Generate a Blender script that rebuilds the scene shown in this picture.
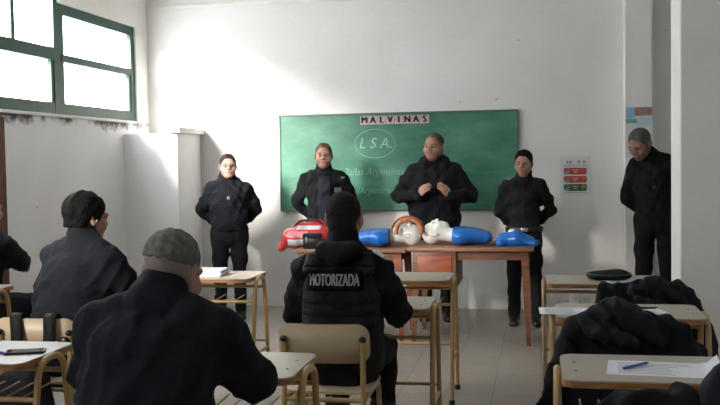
import bpy, bmesh, math, random
import numpy as np
from math import sin, cos, pi, radians, sqrt
from mathutils import Vector, Matrix, Euler
from mathutils.bvhtree import BVHTree

for o in list(bpy.data.objects):
    bpy.data.objects.remove(o)
SC = bpy.context.scene
COL = SC.collection
random.seed(4)

# ------------------------------------------------------------------ camera
cd = bpy.data.cameras.new('camera'); cam = bpy.data.objects.new('camera', cd); COL.objects.link(cam)
cd.sensor_width = 36.0; cd.lens = 36.0 * 950 / 720.0; cd.clip_start = 0.05
CR = Matrix.Rotation(radians(10.7), 3, 'Z') @ Matrix.Rotation(radians(90 - 2.52), 3, 'X') @ Matrix.Rotation(radians(-.92), 3, 'Z')
cam.matrix_world = Matrix.Translation((0, 0, 1.5)) @ CR.to_4x4()
SC.camera = cam
# ------------------------------------------------------------------ world, sun, exposure
W = bpy.data.worlds.new('overcast_sky'); SC.world = W; W.use_nodes = True
W.node_tree.nodes['Background'].inputs[0].default_value = (.86, .93, 1, 1)
W.node_tree.nodes['Background'].inputs[1].default_value = 3.0
PANE_GLOW = 5.1
sd = bpy.data.lights.new('sun', 'SUN'); sd.energy = 31.0; sd.angle = radians(17); sd.color = (1, .955, .88)
sun = bpy.data.objects.new('sun', sd); COL.objects.link(sun)
sun.rotation_euler = Vector((.44, 1.0, -.37)).to_track_quat('-Z', 'Y').to_euler()
sun.location = (-6, 0, 4)
vs = SC.view_settings
SC.display_settings.display_device = 'sRGB'
vs.view_transform = 'Standard'; vs.look = 'None'; vs.gamma = 1.0; vs.use_curve_mapping = False
vs.exposure = 0.15
SC.cycles.max_bounces = 8; SC.cycles.diffuse_bounces = 5
SC.cycles.use_denoising = True

# ------------------------------------------------------------------ materials
def nt(name):
    m = bpy.data.materials.new(name); m.use_nodes = True
    return m, m.node_tree.nodes, m.node_tree.links
def s2l(c):
    return tuple(((x / 255.0 + .055) / 1.055) ** 2.4 if x > 10 else x / 255.0 / 12.92 for x in c) + (1,)
def mat(name, rgb, rough=.6, metal=0.0, var=.0, vscale=8.0, bump=0.0, bscale=60.0, coat=0.0, spec=.5, sheen=0.0):
    """rgb 0-255 sRGB; var mixes a darker tone through noise; bump adds fine relief."""
    m, N, L = nt(name); b = N['Principled BSDF']
    b.inputs['Base Color'].default_value = s2l(rgb); b.inputs['Roughness'].default_value = rough
    b.inputs['Metallic'].default_value = metal; b.inputs['Coat Weight'].default_value = coat
    b.inputs['Specular IOR Level'].default_value = spec; b.inputs['Sheen Weight'].default_value = sheen
    tc = N.new('ShaderNodeTexCoord')
    if var:
        n = N.new('ShaderNodeTexNoise'); n.inputs['Scale'].default_value = vscale; n.inputs['Detail'].default_value = 5
        L.new(tc.outputs['Object'], n.inputs['Vector'])
        r = N.new('ShaderNodeValToRGB'); r.color_ramp.elements[0].position = .35; r.color_ramp.elements[1].position = .68
        c = s2l(rgb); r.color_ramp.elements[0].color = tuple(x * (1 - var) for x in c[:3]) + (1,); r.color_ramp.elements[1].color = c
        L.new(n.outputs['Fac'], r.inputs['Fac']); L.new(r.outputs['Color'], b.inputs['Base Color'])
    if bump:
        n2 = N.new('ShaderNodeTexNoise'); n2.inputs['Scale'].default_value = bscale; n2.inputs['Detail'].default_value = 3
        L.new(tc.outputs['Object'], n2.inputs['Vector'])
        bp = N.new('ShaderNodeBump'); bp.inputs['Strength'].default_value = bump; bp.inputs['Distance'].default_value = .02
        L.new(n2.outputs['Fac'], bp.inputs['Height']); L.new(bp.outputs['Normal'], b.inputs['Normal'])
    return m
def wood(name, a, b_, scale=6.0, rough=.5, stretch=(1, 8, 8)):
    m, N, L = nt(name); b = N['Principled BSDF']; b.inputs['Roughness'].default_value = rough
    tc = N.new('ShaderNodeTexCoord'); mp = N.new('ShaderNodeMapping'); mp.inputs['Scale'].default_value = stretch
    n = N.new('ShaderNodeTexNoise'); n.inputs['Scale'].default_value = scale; n.inputs['Detail'].default_value = 6
    r = N.new('ShaderNodeValToRGB'); r.color_ramp.elements[0].position = .3; r.color_ramp.elements[1].position = .7
    r.color_ramp.elements[0].color = s2l(a); r.color_ramp.elements[1].color = s2l(b_)
    L.new(tc.outputs['Object'], mp.inputs['Vector']); L.new(mp.outputs['Vector'], n.inputs['Vector'])
    L.new(n.outputs['Fac'], r.inputs['Fac']); L.new(r.outputs['Color'], b.inputs['Base Color'])
    return m
def skin_material():
    m, N, L = nt('skin'); b = N['Principled BSDF']
    a = N.new('ShaderNodeAttribute'); a.attribute_name = 'Col'
    L.new(a.outputs['Color'], b.inputs['Base Color']); b.inputs['Roughness'].default_value = .5
    b.inputs['Specular IOR Level'].default_value = .35
    return m
def wall_material(name, rgb, mold=None):
    m, N, L = nt(name); b = N['Principled BSDF']; b.inputs['Roughness'].default_value = .75
    tc = N.new('ShaderNodeTexCoord')
    n = N.new('ShaderNodeTexNoise'); n.inputs['Scale'].default_value = .9; n.inputs['Detail'].default_value = 7; n.inputs['Roughness'].default_value = .6
    L.new(tc.outputs['Object'], n.inputs['Vector'])
    r = N.new('ShaderNodeValToRGB'); c = s2l(rgb)
    r.color_ramp.elements[0].position = .3; r.color_ramp.elements[1].position = .62
    r.color_ramp.elements[0].color = (c[0] * .9, c[1] * .89, c[2] * .875, 1); r.color_ramp.elements[1].color = c
    L.new(n.outputs['Fac'], r.inputs['Fac']); out = r.outputs['Color']
    # small specks and scuffs
    v = N.new('ShaderNodeTexVoronoi'); v.inputs['Scale'].default_value = 2.2; L.new(tc.outputs['Object'], v.inputs['Vector'])
    r2 = N.new('ShaderNodeValToRGB'); r2.color_ramp.elements[0].position = .015; r2.color_ramp.elements[1].position = .03
    r2.color_ramp.elements[0].color = (.45, .42, .38, 1); r2.color_ramp.elements[1].color = (1, 1, 1, 1)
    L.new(v.outputs['Distance'], r2.inputs['Fac'])
    mx = N.new('ShaderNodeMixRGB'); mx.blend_type = 'MULTIPLY'; mx.inputs[0].default_value = .8
    L.new(out, mx.inputs[1]); L.new(r2.outputs['Color'], mx.inputs[2]); out = mx.outputs['Color']
    if mold:                                                   # black mould stain along the sill, z from mold[0] to mold[1]
        sx = N.new('ShaderNodeSeparateXYZ'); L.new(tc.outputs['Object'], sx.inputs[0])
        mr = N.new('ShaderNodeMapRange'); mr.inputs[1].default_value = mold[0]; mr.inputs[2].default_value = mold[1]
        L.new(sx.outputs['Z'], mr.inputs[0])
        n3 = N.new('ShaderNodeTexNoise'); n3.inputs['Scale'].default_value = 7; n3.inputs['Detail'].default_value = 9; n3.inputs['Roughness'].default_value = .72
        L.new(tc.outputs['Object'], n3.inputs['Vector'])
        ad = N.new('ShaderNodeMath'); ad.operation = 'MULTIPLY'; L.new(mr.outputs[0], ad.inputs[0]); L.new(n3.outputs['Fac'], ad.inputs[1])
        n5 = N.new('ShaderNodeTexNoise'); n5.inputs['Scale'].default_value = 1.7; n5.inputs['Detail'].default_value = 3
        L.new(tc.outputs['Object'], n5.inputs['Vector'])
        r5 = N.new('ShaderNodeMapRange'); r5.inputs[1].default_value = .38; r5.inputs[2].default_value = .62; r5.inputs[3].default_value = .6; r5.inputs[4].default_value = 1.05
        L.new(n5.outputs['Fac'], r5.inputs[0]); ad0 = ad
        ad = N.new('ShaderNodeMath'); ad.operation = 'MULTIPLY'; L.new(ad0.outputs[0], ad.inputs[0]); L.new(r5.outputs[0], ad.inputs[1])
        r3 = N.new('ShaderNodeValToRGB'); r3.color_ramp.elements[0].position = .30; r3.color_ramp.elements[1].position = .46
        r3.color_ramp.elements[0].color = (1, 1, 1, 1); r3.color_ramp.elements[1].color = (.10, .09, .08, 1)
        L.new(ad.outputs[0], r3.inputs['Fac'])
        m2 = N.new('ShaderNodeMixRGB'); m2.blend_type = 'MULTIPLY'; m2.inputs[0].default_value = 1
        L.new(out, m2.inputs[1]); L.new(r3.outputs['Color'], m2.inputs[2]); out = m2.outputs['Color']
    L.new(out, b.inputs['Base Color'])
    n4 = N.new('ShaderNodeTexNoise'); n4.inputs['Scale'].default_value = 25; L.new(tc.outputs['Object'], n4.inputs['Vector'])
    bp = N.new('ShaderNodeBump'); bp.inputs['Strength'].default_value = .12; bp.inputs['Distance'].default_value = .02
    L.new(n4.outputs['Fac'], bp.inputs['Height']); L.new(bp.outputs['Normal'], b.inputs['Normal'])
    return m
def floor_material():
    m, N, L = nt('terrazzo_tiles'); b = N['Principled BSDF']; b.inputs['Roughness'].default_value = .42
    tc = N.new('ShaderNodeTexCoord')
    br = N.new('ShaderNodeTexBrick'); br.offset = 0; br.inputs['Scale'].default_value = 1
    br.inputs['Brick Width'].default_value = .3; br.inputs['Row Height'].default_value = .3
    br.inputs['Mortar Size'].default_value = .004; br.inputs['Mortar Smooth'].default_value = .3
    br.inputs['Color1'].default_value = s2l((172, 164, 153)); br.inputs['Color2'].default_value = s2l((163, 156, 146)); br.inputs['Mortar'].default_value = s2l((134, 129, 122))
    L.new(tc.outputs['Object'], br.inputs['Vector'])
    n = N.new('ShaderNodeTexNoise'); n.inputs['Scale'].default_value = 70; n.inputs['Detail'].default_value = 4; n.inputs['Roughness'].default_value = .8
    L.new(tc.outputs['Object'], n.inputs['Vector'])
    r = N.new('ShaderNodeValToRGB'); r.color_ramp.elements[0].position = .36; r.color_ramp.elements[1].position = .6
    r.color_ramp.elements[0].color = (.52, .5, .47, 1); r.color_ramp.elements[1].color = (1.0, 1.0, 1.0, 1)
    L.new(n.outputs['Fac'], r.inputs['Fac'])
    mx = N.new('ShaderNodeMixRGB'); mx.blend_type = 'MULTIPLY'; mx.inputs[0].default_value = 1
    L.new(br.outputs['Color'], mx.inputs[1]); L.new(r.outputs['Color'], mx.inputs[2])
    L.new(mx.outputs['Color'], b.inputs['Base Color'])
    return m
def board_material():
    m, N, L = nt('green_chalkboard'); b = N['Principled BSDF']; b.inputs['Roughness'].default_value = .42
    tc = N.new('ShaderNodeTexCoord'); mp = N.new('ShaderNodeMapping'); mp.inputs['Scale'].default_value = (1.2, 1, 3.0)
    mp.inputs['Rotation'].default_value = (0, .5, 0)
    n = N.new('ShaderNodeTexNoise'); n.inputs['Scale'].default_value = 1.6; n.inputs['Detail'].default_value = 7; n.inputs['Roughness'].default_value = .62
    L.new(tc.outputs['Object'], mp.inputs['Vector']); L.new(mp.outputs['Vector'], n.inputs['Vector'])
    r = N.new('ShaderNodeValToRGB'); r.color_ramp.elements[0].position = .36; r.color_ramp.elements[1].position = .74
    r.color_ramp.elements[0].color = s2l((52, 112, 88)); r.color_ramp.elements[1].color = s2l((96, 152, 130))
    L.new(n.outputs['Fac'], r.inputs['Fac']); L.new(r.outputs['Color'], b.inputs['Base Color'])
    return m
def pane_material():
    m, N, L = nt('frosted_daylight_glass')
    N.remove(N['Principled BSDF'])
    tr = N.new('ShaderNodeBsdfTransparent'); tr.inputs[0].default_value = (.8, .8, .8, 1)
    em = N.new('ShaderNodeEmission'); em.inputs[1].default_value = PANE_GLOW
    tc = N.new('ShaderNodeTexCoord'); n = N.new('ShaderNodeTexNoise'); n.inputs['Scale'].default_value = 5; n.inputs['Detail'].default_value = 4
    L.new(tc.outputs['Object'], n.inputs['Vector'])
    r = N.new('ShaderNodeValToRGB'); r.color_ramp.elements[0].color = (.87, .915, .97, 1); r.color_ramp.elements[1].color = (.95, .975, 1, 1)
    L.new(n.outputs['Fac'], r.inputs['Fac']); L.new(r.outputs['Color'], em.inputs[0])
    ad = N.new('ShaderNodeAddShader'); L.new(tr.outputs[0], ad.inputs[0]); L.new(em.outputs[0], ad.inputs[1])
    L.new(ad.outputs[0], N['Material Output'].inputs['Surface'])
    return m
M_WALL = wall_material('white_wall_paint', (230, 228, 225))
M_WALLLOW = wall_material('stained_white_wall_paint', (238, 238, 240), mold=(1.69, 1.91))
M_CEIL = mat('ceiling_paint', (222, 220, 214), .8)
M_FLOOR = floor_material()
M_GREENFRAME = mat('green_window_paint', (28, 78, 60), .5, var=.3, vscale=14)
M_PANE = pane_material()
M_BOARD = board_material()
M_BOARDFR = mat('board_frame_wood', (84, 112, 94), .5)
M_CHALK = mat('chalk', (150, 196, 174), .9)
M_CHALKFAINT = mat('faint_chalk', (126, 176, 154), .9)
M_BRICK = mat('brown_jamb', (112, 66, 48), .7, var=.5, vscale=12)
M_LAM = mat('beige_laminate', (174, 166, 150), .35, var=.06, vscale=20)
M_CHAIRLAM = mat('chair_laminate', (192, 172, 142), .4, var=.08, vscale=14)
M_EDGE = wood('plywood_edge', (132, 88, 48), (172, 124, 74), 9)
M_TUBE = mat('cream_painted_tube', (182, 150, 100), .35, var=.12, vscale=18)
M_BLACKPL = mat('black_plastic', (16, 16, 17), .35)
M_DWOOD = wood('dark_brown_table_wood', (86, 52, 36), (128, 80, 52), 5)
M_RWOOD = wood('reddish_orange_wood', (112, 54, 32), (160, 82, 46), 4, stretch=(2, 2, 6))
M_TABTOP = wood('worn_table_top', (116, 78, 56), (150, 110, 84), 5)
M_PAPER = mat('white_paper', (228, 230, 236), .8)
M_BLUEVINYL = mat('blue_vinyl', (12, 98, 182), .28, coat=.3, bump=.25, bscale=14)
M_REDVINYL = mat('red_vinyl', (196, 44, 46), .35, coat=.25, bump=.3, bscale=16)
M_WHITEPL = mat('white_manikin_plastic', (226, 226, 220), .35, var=.05, vscale=10)
M_GREYPL = mat('grey_white_panel', (214, 214, 214), .4)
M_ORANGE = mat('orange_strap', (192, 122, 76), .6, var=.45, vscale=40)
M_SKIN = skin_material()
M_JACKET = mat('black_jacket_cloth', (20, 21, 26), .85, var=.25, vscale=6, bump=.35, bscale=26, spec=.25)
M_HOOD = mat('dark_navy_hood_cloth', (24, 26, 34), .8, var=.2, vscale=8, bump=.35, bscale=30, spec=.3)
M_NAVY = mat('navy_fleece_cloth', (25, 27, 34), .9, var=.2, vscale=5, bump=.4, bscale=22, spec=.2)
M_TROUS = mat('black_trouser_cloth', (20, 21, 26), .85, bump=.3, bscale=22, spec=.25)
M_VEST = mat('black_vest_nylon', (20, 21, 24), .7, bump=.3, bscale=40, spec=.3)
M_SHIRT = mat('charcoal_shirt', (40, 43, 49), .9, bump=.2, bscale=30, spec=.2)
M_BOOT = mat('black_boot_leather', (18, 17, 18), .4)
M_HAIRBLK = mat('black_hair', (15, 13, 13), .75, bump=.5, bscale=90, spec=.12)
M_HAIRBRN = mat('dark_brown_hair', (40, 27, 23), .6, bump=.5, bscale=90, spec=.25)
M_HAIRGREY = mat('grey_hair', (86, 84, 82), .7, var=.5, vscale=40, bump=.5, bscale=120)
M_HAIRFAIR = mat('cropped_fair_brown_hair', (88, 68, 50), .7, var=.3, vscale=40, bump=.5, bscale=120)
M_HAIRBUZZ = mat('buzzed_greying_hair', (84, 74, 68), .85, var=.35, vscale=60, bump=.4, bscale=150)
M_HAIRSILVER = mat('silver_grey_hair', (120, 118, 114), .8, var=.45, vscale=45, bump=.4, bscale=130, spec=.2)
M_HAIRCROP = mat('cropped_dark_hair', (40, 37, 36), .85, var=.4, vscale=50, bump=.5, bscale=140, spec=.15)
M_BLACKPANEL = mat('black_panel_cloth', (12, 12, 14), .9, spec=.15)
M_GREYTXT = mat('grey_lettering', (146, 146, 150), .7)
M_BADGE = mat('silver_grey_badge', (120, 124, 132), .5)
M_BUCKLE = mat('dull_metal', (150, 150, 150), .35, metal=.8)
M_BLUEPEN = mat('blue_pen_plastic', (24, 74, 160), .3)
M_SCREEN = mat('phone_glass', (12, 14, 17), .08, spec=.8)
M_DKGREEN = mat('dark_green_piping', (40, 84, 56), .7)
M_PINKCARD = mat('pinkish_white_card', (214, 190, 190), .8, var=.25, vscale=12)
M_INK = mat('black_ink', (24, 22, 26), .8)
M_REDPRINT = mat('red_orange_print', (206, 70, 44), .6, var=.25, vscale=18)
M_GREENPRINT = mat('green_print', (48, 96, 44), .6, var=.3, vscale=18)
M_TEALPRINT = mat('teal_print', (96, 170, 150), .6)
M_BLUEPRINT = mat('blue_print', (140, 178, 206), .6)
M_BROWNPRINT = mat('brown_print', (166, 128, 114), .6, var=.4, vscale=20)
M_GREYINK = mat('grey_ink', (150, 152, 160), .8)
M_POSTER = mat('poster_paper', (212, 212, 216), .5)
M_BLUEPOSTER = mat('pale_blue_poster_print', (176, 200, 208), .6)

# ------------------------------------------------------------------ mesh helpers
class MB:
    def __init__(s): s.v = []; s.f = []
    def add(s, v, f):
        n = len(s.v); s.v += [tuple(p) for p in v]; s.f += [tuple(i + n for i in q) for q in f]; return s
    def box(s, lo, hi, bev=0.0, R=None, c=None):
        b = bmesh.new(); bmesh.ops.create_cube(b, size=1)
        for v in b.verts:
            v.co = Vector([(lo[i] + hi[i]) / 2 + v.co[i] * (hi[i] - lo[i]) for i in range(3)])
        if bev: bmesh.ops.bevel(b, geom=b.edges[:], offset=bev, segments=2, affect='EDGES', profile=.5)
        s._bm(b, R, c); return s
    def _bm(s, b, R=None, c=None):
        b.verts.index_update()
        V = [v.co.copy() for v in b.verts]
        if R is not None:
            c = Vector(c or (0, 0, 0)); V = [R @ (v - c) + c for v in V]
        s.add(V, [[v.index for v in f.verts] for f in b.faces]); b.free()
    def tube(s, pts, r, n=10, cap=True):
        pts = [Vector(p) for p in pts]; rs = r if isinstance(r, (list, tuple)) else [r] * len(pts)
        t0 = (pts[1] - pts[0]).normalized(); u = t0.orthogonal().normalized(); V = []; F = []
        for i, p in enumerate(pts):
            t = ((pts[min(i + 1, len(pts) - 1)] - pts[i]).normalized() + (pts[i] - pts[max(i - 1, 0)]).normalized()).normalized()
            u = (u - t * u.dot(t)).normalized(); w = t.cross(u)
            V += [p + (u * cos(2 * pi * k / n) + w * sin(2 * pi * k / n)) * rs[i] for k in range(n)]
        for i in range(len(pts) - 1):
            F += [(i * n + k, i * n + (k + 1) % n, (i + 1) * n + (k + 1) % n, (i + 1) * n + k) for k in range(n)]
        if cap: F += [tuple(range(n))[::-1], tuple(range((len(pts) - 1) * n, len(pts) * n))]
        s.add(V, F); return s
    def ball(s, c, r, n=12, R=None):
        r = r if isinstance(r, (tuple, list)) else (r, r, r)
        b = bmesh.new(); bmesh.ops.create_uvsphere(b, u_segments=n * 2, v_segments=n, radius=1)
        for v in b.verts:
            q = Vector([v.co[i] * r[i] for i in range(3)])
            v.co = (R @ q if R is not None else q) + Vector(c)
        s._bm(b); return s
    def lathe(s, prof, c=(0, 0, 0), n=24):
        V = []; F = []
        for (r, z) in prof: V += [(c[0] + r * cos(2 * pi * k / n), c[1] + r * sin(2 * pi * k / n), c[2] + z) for k in range(n)]
        for i in range(len(prof) - 1):
            F += [(i * n + k, i * n + (k + 1) % n, (i + 1) * n + (k + 1) % n, (i + 1) * n + k) for k in range(n)]
        F += [tuple(range(n))[::-1], tuple(range((len(prof) - 1) * n, len(prof) * n))]
        s.add(V, F); return s
    def prism(s, poly, d0, d1, axis='z'):
        """extrude a 2D polygon (list of (a, b)) between d0 and d1 along axis"""
        P = {'z': lambda a, b, d: (a, b, d), 'y': lambda a, b, d: (a, d, b), 'x': lambda a, b, d: (d, a, b)}[axis]
        n = len(poly); V = [P(a, b, d0) for a, b in poly] + [P(a, b, d1) for a, b in poly]
        F = [tuple(range(n))[::-1], tuple(range(n, 2 * n))] + [(k, (k + 1) % n, n + (k + 1) % n, n + k) for k in range(n)]
        s.add(V, F); return s
    def mesh(s, name):
        me = bpy.data.meshes.new(name); me.from_pydata(s.v, [], s.f); me.validate()
        b = bmesh.new(); b.from_mesh(me); bmesh.ops.recalc_face_normals(b, faces=b.faces); b.to_mesh(me); b.free()
        return me
    def build(s, name, m, parent=None, smooth=True):
        me = s.mesh(name); me.materials.append(m)
        if smooth:
            me.shade_smooth(); me.set_sharp_from_angle(angle=radians(38))
        return link(name, me, parent)
def link(name, me, parent=None):
    o = bpy.data.objects.new(name, me); COL.objects.link(o)
    if parent: o.parent = parent
    return o
def thing(name, label, cat, loc=(0, 0, 0), rz=0.0, group=None):
    o = bpy.data.objects.new(name, None); COL.objects.link(o); o.empty_display_size = .1
    o.location = loc; o.rotation_euler = (0, 0, rz); return tag(o, label, cat, group)
def tag(o, label, cat, group=None):
    o['label'] = label; o['category'] = cat
    if group: o['group'] = group
    return o
def struct(name, mb, m):
    o = mb.build(name, m, smooth=False); o['kind'] = 'structure'; return o
def dup(root, loc, rz, label, group=None):
    r = root.copy(); COL.objects.link(r); r.location = loc; r.rotation_euler = (0, 0, rz); r['label'] = label
    if group: r['group'] = group
    for ch in list(root.children):
        c = ch.copy(); COL.objects.link(c); c.parent = r
        for g in list(ch.children):
            d = g.copy(); COL.objects.link(d); d.parent = c
    return r
def rrect(w, d, r, n=6, cx=0, cy=0):
    P = []
    for sx, sy, a0 in ((1, 1, 0), (-1, 1, 90), (-1, -1, 180), (1, -1, 270)):
        for k in range(n + 1):
            a = radians(a0 + 90.0 * k / n)
            P.append((cx + sx * (w / 2 - r) + r * cos(a), cy + sy * (d / 2 - r) + r * sin(a)))
    return P
def fillet(pts, r, n=6):
    pts = [Vector(p) for p in pts]; out = [pts[0]]
    for i in range(1, len(pts) - 1):
        a, b, c = pts[i - 1], pts[i], pts[i + 1]
        d1 = (a - b); d2 = (c - b); q = min(r, d1.length * .48, d2.length * .48)
        p0 = b + d1.normalized() * q; p1 = b + d2.normalized() * q
        for k in range(n + 1):
            t = k / n; out.append(p0 * (1 - t) ** 2 + b * 2 * t * (1 - t) + p1 * t * t)
    return out + [pts[-1]]
def text_mesh(txt, size, sx=1.0, bold=0.0, depth=.001, align='CENTER', shear=0.0):
    """lettering as plain mesh data in the XY plane"""
    c = bpy.data.curves.new('lettering', 'FONT'); c.body = txt; c.size = size; c.align_x = align; c.align_y = 'CENTER'
    c.extrude = depth; c.resolution_u = 3; c.shear = shear
    o = bpy.data.objects.new('lettering', c); COL.objects.link(o)
    dg = bpy.context.evaluated_depsgraph_get(); dg.update()
    me = bpy.data.meshes.new_from_object(o.evaluated_get(dg))
    bpy.data.objects.remove(o); bpy.data.curves.remove(c)
    for v in me.vertices: v.co.x *= sx
    if bold:                                                       # thicker strokes: the outline three times, side by side
        b = bmesh.new()
        for q in (-1, 0, 1):
            n0 = len(b.verts); b.from_mesh(me); b.verts.ensure_lookup_table()
            for v in b.verts[n0:]: v.co.x += q * bold; v.co.y += (q != 0) * bold * .2
        b.to_mesh(me); b.free()
    return me
def wall_text(name, txt, size, pos, m, parent=None, sx=1.0, bold=0.0, depth=.0008, align='CENTER', shear=0.0):
    """lettering on a surface that faces -Y"""
    me = text_mesh(txt, size, sx, bold, depth, align, shear)
    for v in me.vertices:
        x, y, z = v.co; v.co = (x + pos[0], pos[1] - z, y + pos[2])
    me.materials.clear(); me.materials.append(m)
    return link(name, me, parent)

# ------------------------------------------------------------------ implicit surfaces for bodies and cloth
def nrm(a):
    a = np.array(a, float); return a / np.linalg.norm(a)
class SDF:
    def __init__(s, lo, hi, h):
        s.lo = np.array(lo, float); s.h = h; n = np.ceil((np.array(hi) - s.lo) / h).astype(int) + 1
        s.D = np.full(n, 1.0, np.float32)
    def sub(s, lo, hi):
        a = np.maximum(np.floor((np.array(lo) - s.lo) / s.h).astype(int), 0)
        b = np.minimum(np.ceil((np.array(hi) - s.lo) / s.h).astype(int) + 1, s.D.shape)
        sl = tuple(slice(a[i], max(b[i], a[i])) for i in range(3))
        ax = [(np.arange(sl[i].start, sl[i].stop) * s.h + s.lo[i]).astype(np.float32) for i in range(3)]
        return sl, ax[0][:, None, None], ax[1][None, :, None], ax[2][None, None, :]
    def put(s, sl, d, k, op='u'):
        A = s.D[sl]
        if op == 'u':
            if k > 0:
                h = np.maximum(k - np.abs(A - d), 0) / k; s.D[sl] = np.minimum(A, d) - h * h * k * .25
            else: s.D[sl] = np.minimum(A, d)
        else:                                                   # carve
            d = -d
            if k > 0:
                h = np.maximum(k - np.abs(A - d), 0) / k; s.D[sl] = np.maximum(A, d) + h * h * k * .25
            else: s.D[sl] = np.maximum(A, d)
    def limb(s, pts, rx, ry=None, side=(1, 0, 0), k=.03, op='u'):
        P = np.array(pts, float); n = len(P)
        rx = np.broadcast_to(np.array(rx, float), (n,)); ry = rx if ry is None else np.broadcast_to(np.array(ry, float), (n,))
        m = max(rx.max(), ry.max()) + k + 4 * s.h
        sl, X, Y, Z = s.sub(P.min(0) - m, P.max(0) + m); best = None
        for i in range(n - 1):
            a, b = P[i], P[i + 1]; ax = b - a; L2 = max(float(ax @ ax), 1e-9)
            t = np.clip(((X - a[0]) * ax[0] + (Y - a[1]) * ax[1] + (Z - a[2]) * ax[2]) / L2, 0, 1)
            dx = X - (a[0] + t * ax[0]); dy = Y - (a[1] + t * ax[1]); dz = Z - (a[2] + t * ax[2])
            r1 = rx[i] + t * (rx[i + 1] - rx[i]); r2 = ry[i] + t * (ry[i + 1] - ry[i])
            if np.allclose(rx, ry): d = np.sqrt(dx * dx + dy * dy + dz * dz) - r1
            else:
                w = ax / sqrt(L2); u = np.array(side, float); u = nrm(u - w * (u @ w)); v = np.cross(w, u)
                mm = np.minimum(r1, r2)
                q = ((dx * u[0] + dy * u[1] + dz * u[2]) / r1) ** 2 + ((dx * v[0] + dy * v[1] + dz * v[2]) / r2) ** 2 + ((dx * w[0] + dy * w[1] + dz * w[2]) / mm) ** 2
                d = (np.sqrt(q) - 1) * mm
            best = d if best is None else np.minimum(best, d)
        s.put(sl, best.astype(np.float32), k, op)
    def ell(s, c, r, R=None, k=.02, op='u', cut=None):
        c = np.array(c, float); r = np.array(r, float); m = r.max() + k + 4 * s.h
        sl, X, Y, Z = s.sub(c - m, c + m); X = X - c[0]; Y = Y - c[1]; Z = Z - c[2]
        if R is not None:
            X, Y, Z = (R[0, 0] * X + R[1, 0] * Y + R[2, 0] * Z, R[0, 1] * X + R[1, 1] * Y + R[2, 1] * Z, R[0, 2] * X + R[1, 2] * Y + R[2, 2] * Z)
        q0 = np.sqrt((X / r[0]) ** 2 + (Y / r[1]) ** 2 + (Z / r[2]) ** 2)
        q1 = np.sqrt((X / r[0] ** 2) ** 2 + (Y / r[1] ** 2) ** 2 + (Z / r[2] ** 2) ** 2)
        d = q0 * (q0 - 1) / np.maximum(q1, 1e-6)
        if cut is not None: d = np.maximum(d, cut(X, Y, Z))
        s.put(sl, d.astype(np.float32), k, op)
    def plane(s, n, c):                                          # keep the side with dot(p, n) < c
        sl, X, Y, Z = s.sub(s.lo - 1, s.lo + 9)
        s.D = np.maximum(s.D, (X * n[0] + Y * n[1] + Z * n[2] - c).astype(np.float32))
    def folds(s, amp, f=(9, 9, 30), seed=0.0, warp=.6, ridge=False):
        sl, X, Y, Z = s.sub(s.lo - 1, s.lo + 9)
        w1 = np.sin(X * 17 + seed) + np.sin(Y * 15 + seed * 2.1); w2 = np.sin(Z * 13 + seed * 1.3) + np.sin(X * 11 - seed)
        if ridge:                                               # creases: soft valleys between sharp ridges
            s.D = s.D + amp * (np.abs(np.sin(X * f[0] + Y * f[1] + Z * f[2] + warp * 1.6 * w1 + seed)) - .6 + .5 * np.abs(np.sin(Z * f[2] * .6 - X * f[0] * 1.5 + warp * 1.6 * w2))).astype(np.float32); return
        s.D = s.D + amp * (np.sin(X * f[0] + Y * f[1] + Z * f[2] + warp * 2.2 * w1 + seed) * .6 + np.sin(Z * f[2] * .55 - X * f[0] * 1.7 + warp * 2 * w2) * .4).astype(np.float32)
    def mesh(s, name):
        D = s.D; D[0] = D[-1] = 1; D[:, 0] = D[:, -1] = 1; D[:, :, 0] = D[:, :, -1] = 1
        I = D < 0; n = np.array(D.shape) - 1
        cnt = np.zeros(n, np.int8)
        for a in (0, 1):
            for b in (0, 1):
                for c in (0, 1): cnt += I[a:a + n[0], b:b + n[1], c:c + n[2]]
        act = (cnt > 0) & (cnt < 8); idx = np.full(n, -1, np.int64); C = np.argwhere(act); idx[act] = np.arange(len(C))
        acc = np.zeros((len(C), 3)); num = np.zeros(len(C))
        cr = [(a, b, c) for a in (0, 1) for b in (0, 1) for c in (0, 1)]
        val = {q: D[C[:, 0] + q[0], C[:, 1] + q[1], C[:, 2] + q[2]].astype(float) for q in cr}
        for q in cr:
            for ax in range(3):
                if q[ax] == 0:
                    q2 = list(q); q2[ax] = 1; q2 = tuple(q2); v0, v1 = val[q], val[q2]
                    msk = (v0 < 0) != (v1 < 0); t = np.where(msk, v0 / np.where(msk, v0 - v1, 1), 0)
                    for j in range(3): acc[:, j] += msk * (q[j] + (t if j == ax else 0))
                    num += msk
        V = (C + acc / num[:, None]) * s.h + s.lo
        F = []
        for ax in range(3):
            u, w = (ax + 1) % 3, (ax + 2) % 3
            sl0 = [slice(1, -1)] * 3; sl0[ax] = slice(0, -1); sl1 = [slice(1, -1)] * 3; sl1[ax] = slice(1, None)
            A, B = I[tuple(sl0)], I[tuple(sl1)]
            for m_, flip in ((A & ~B, False), (~A & B, True)):
                E = np.argwhere(m_); off = np.array([1, 1, 1]); off[ax] = 0; E = E + off
                du = np.zeros(3, int); du[u] = 1; dw = np.zeros(3, int); dw[w] = 1
                q = [E - du - dw, E - dw, E, E - du]
                q = [idx[p[:, 0], p[:, 1], p[:, 2]] for p in q]
                if flip: q = q[::-1]
                F.append(np.stack(q, 1))
        F = np.concatenate(F); F = F[(F >= 0).all(1)]
        me = bpy.data.meshes.new(name); me.vertices.add(len(V)); me.vertices.foreach_set('co', V.astype(np.float32).ravel())
        me.loops.add(F.size); me.loops.foreach_set('vertex_index', F.astype(np.int32).ravel())
        me.polygons.add(len(F)); me.polygons.foreach_set('loop_start', np.arange(0, F.size, 4, dtype=np.int32))
        me.update(calc_edges=True); me.shade_smooth()
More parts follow.
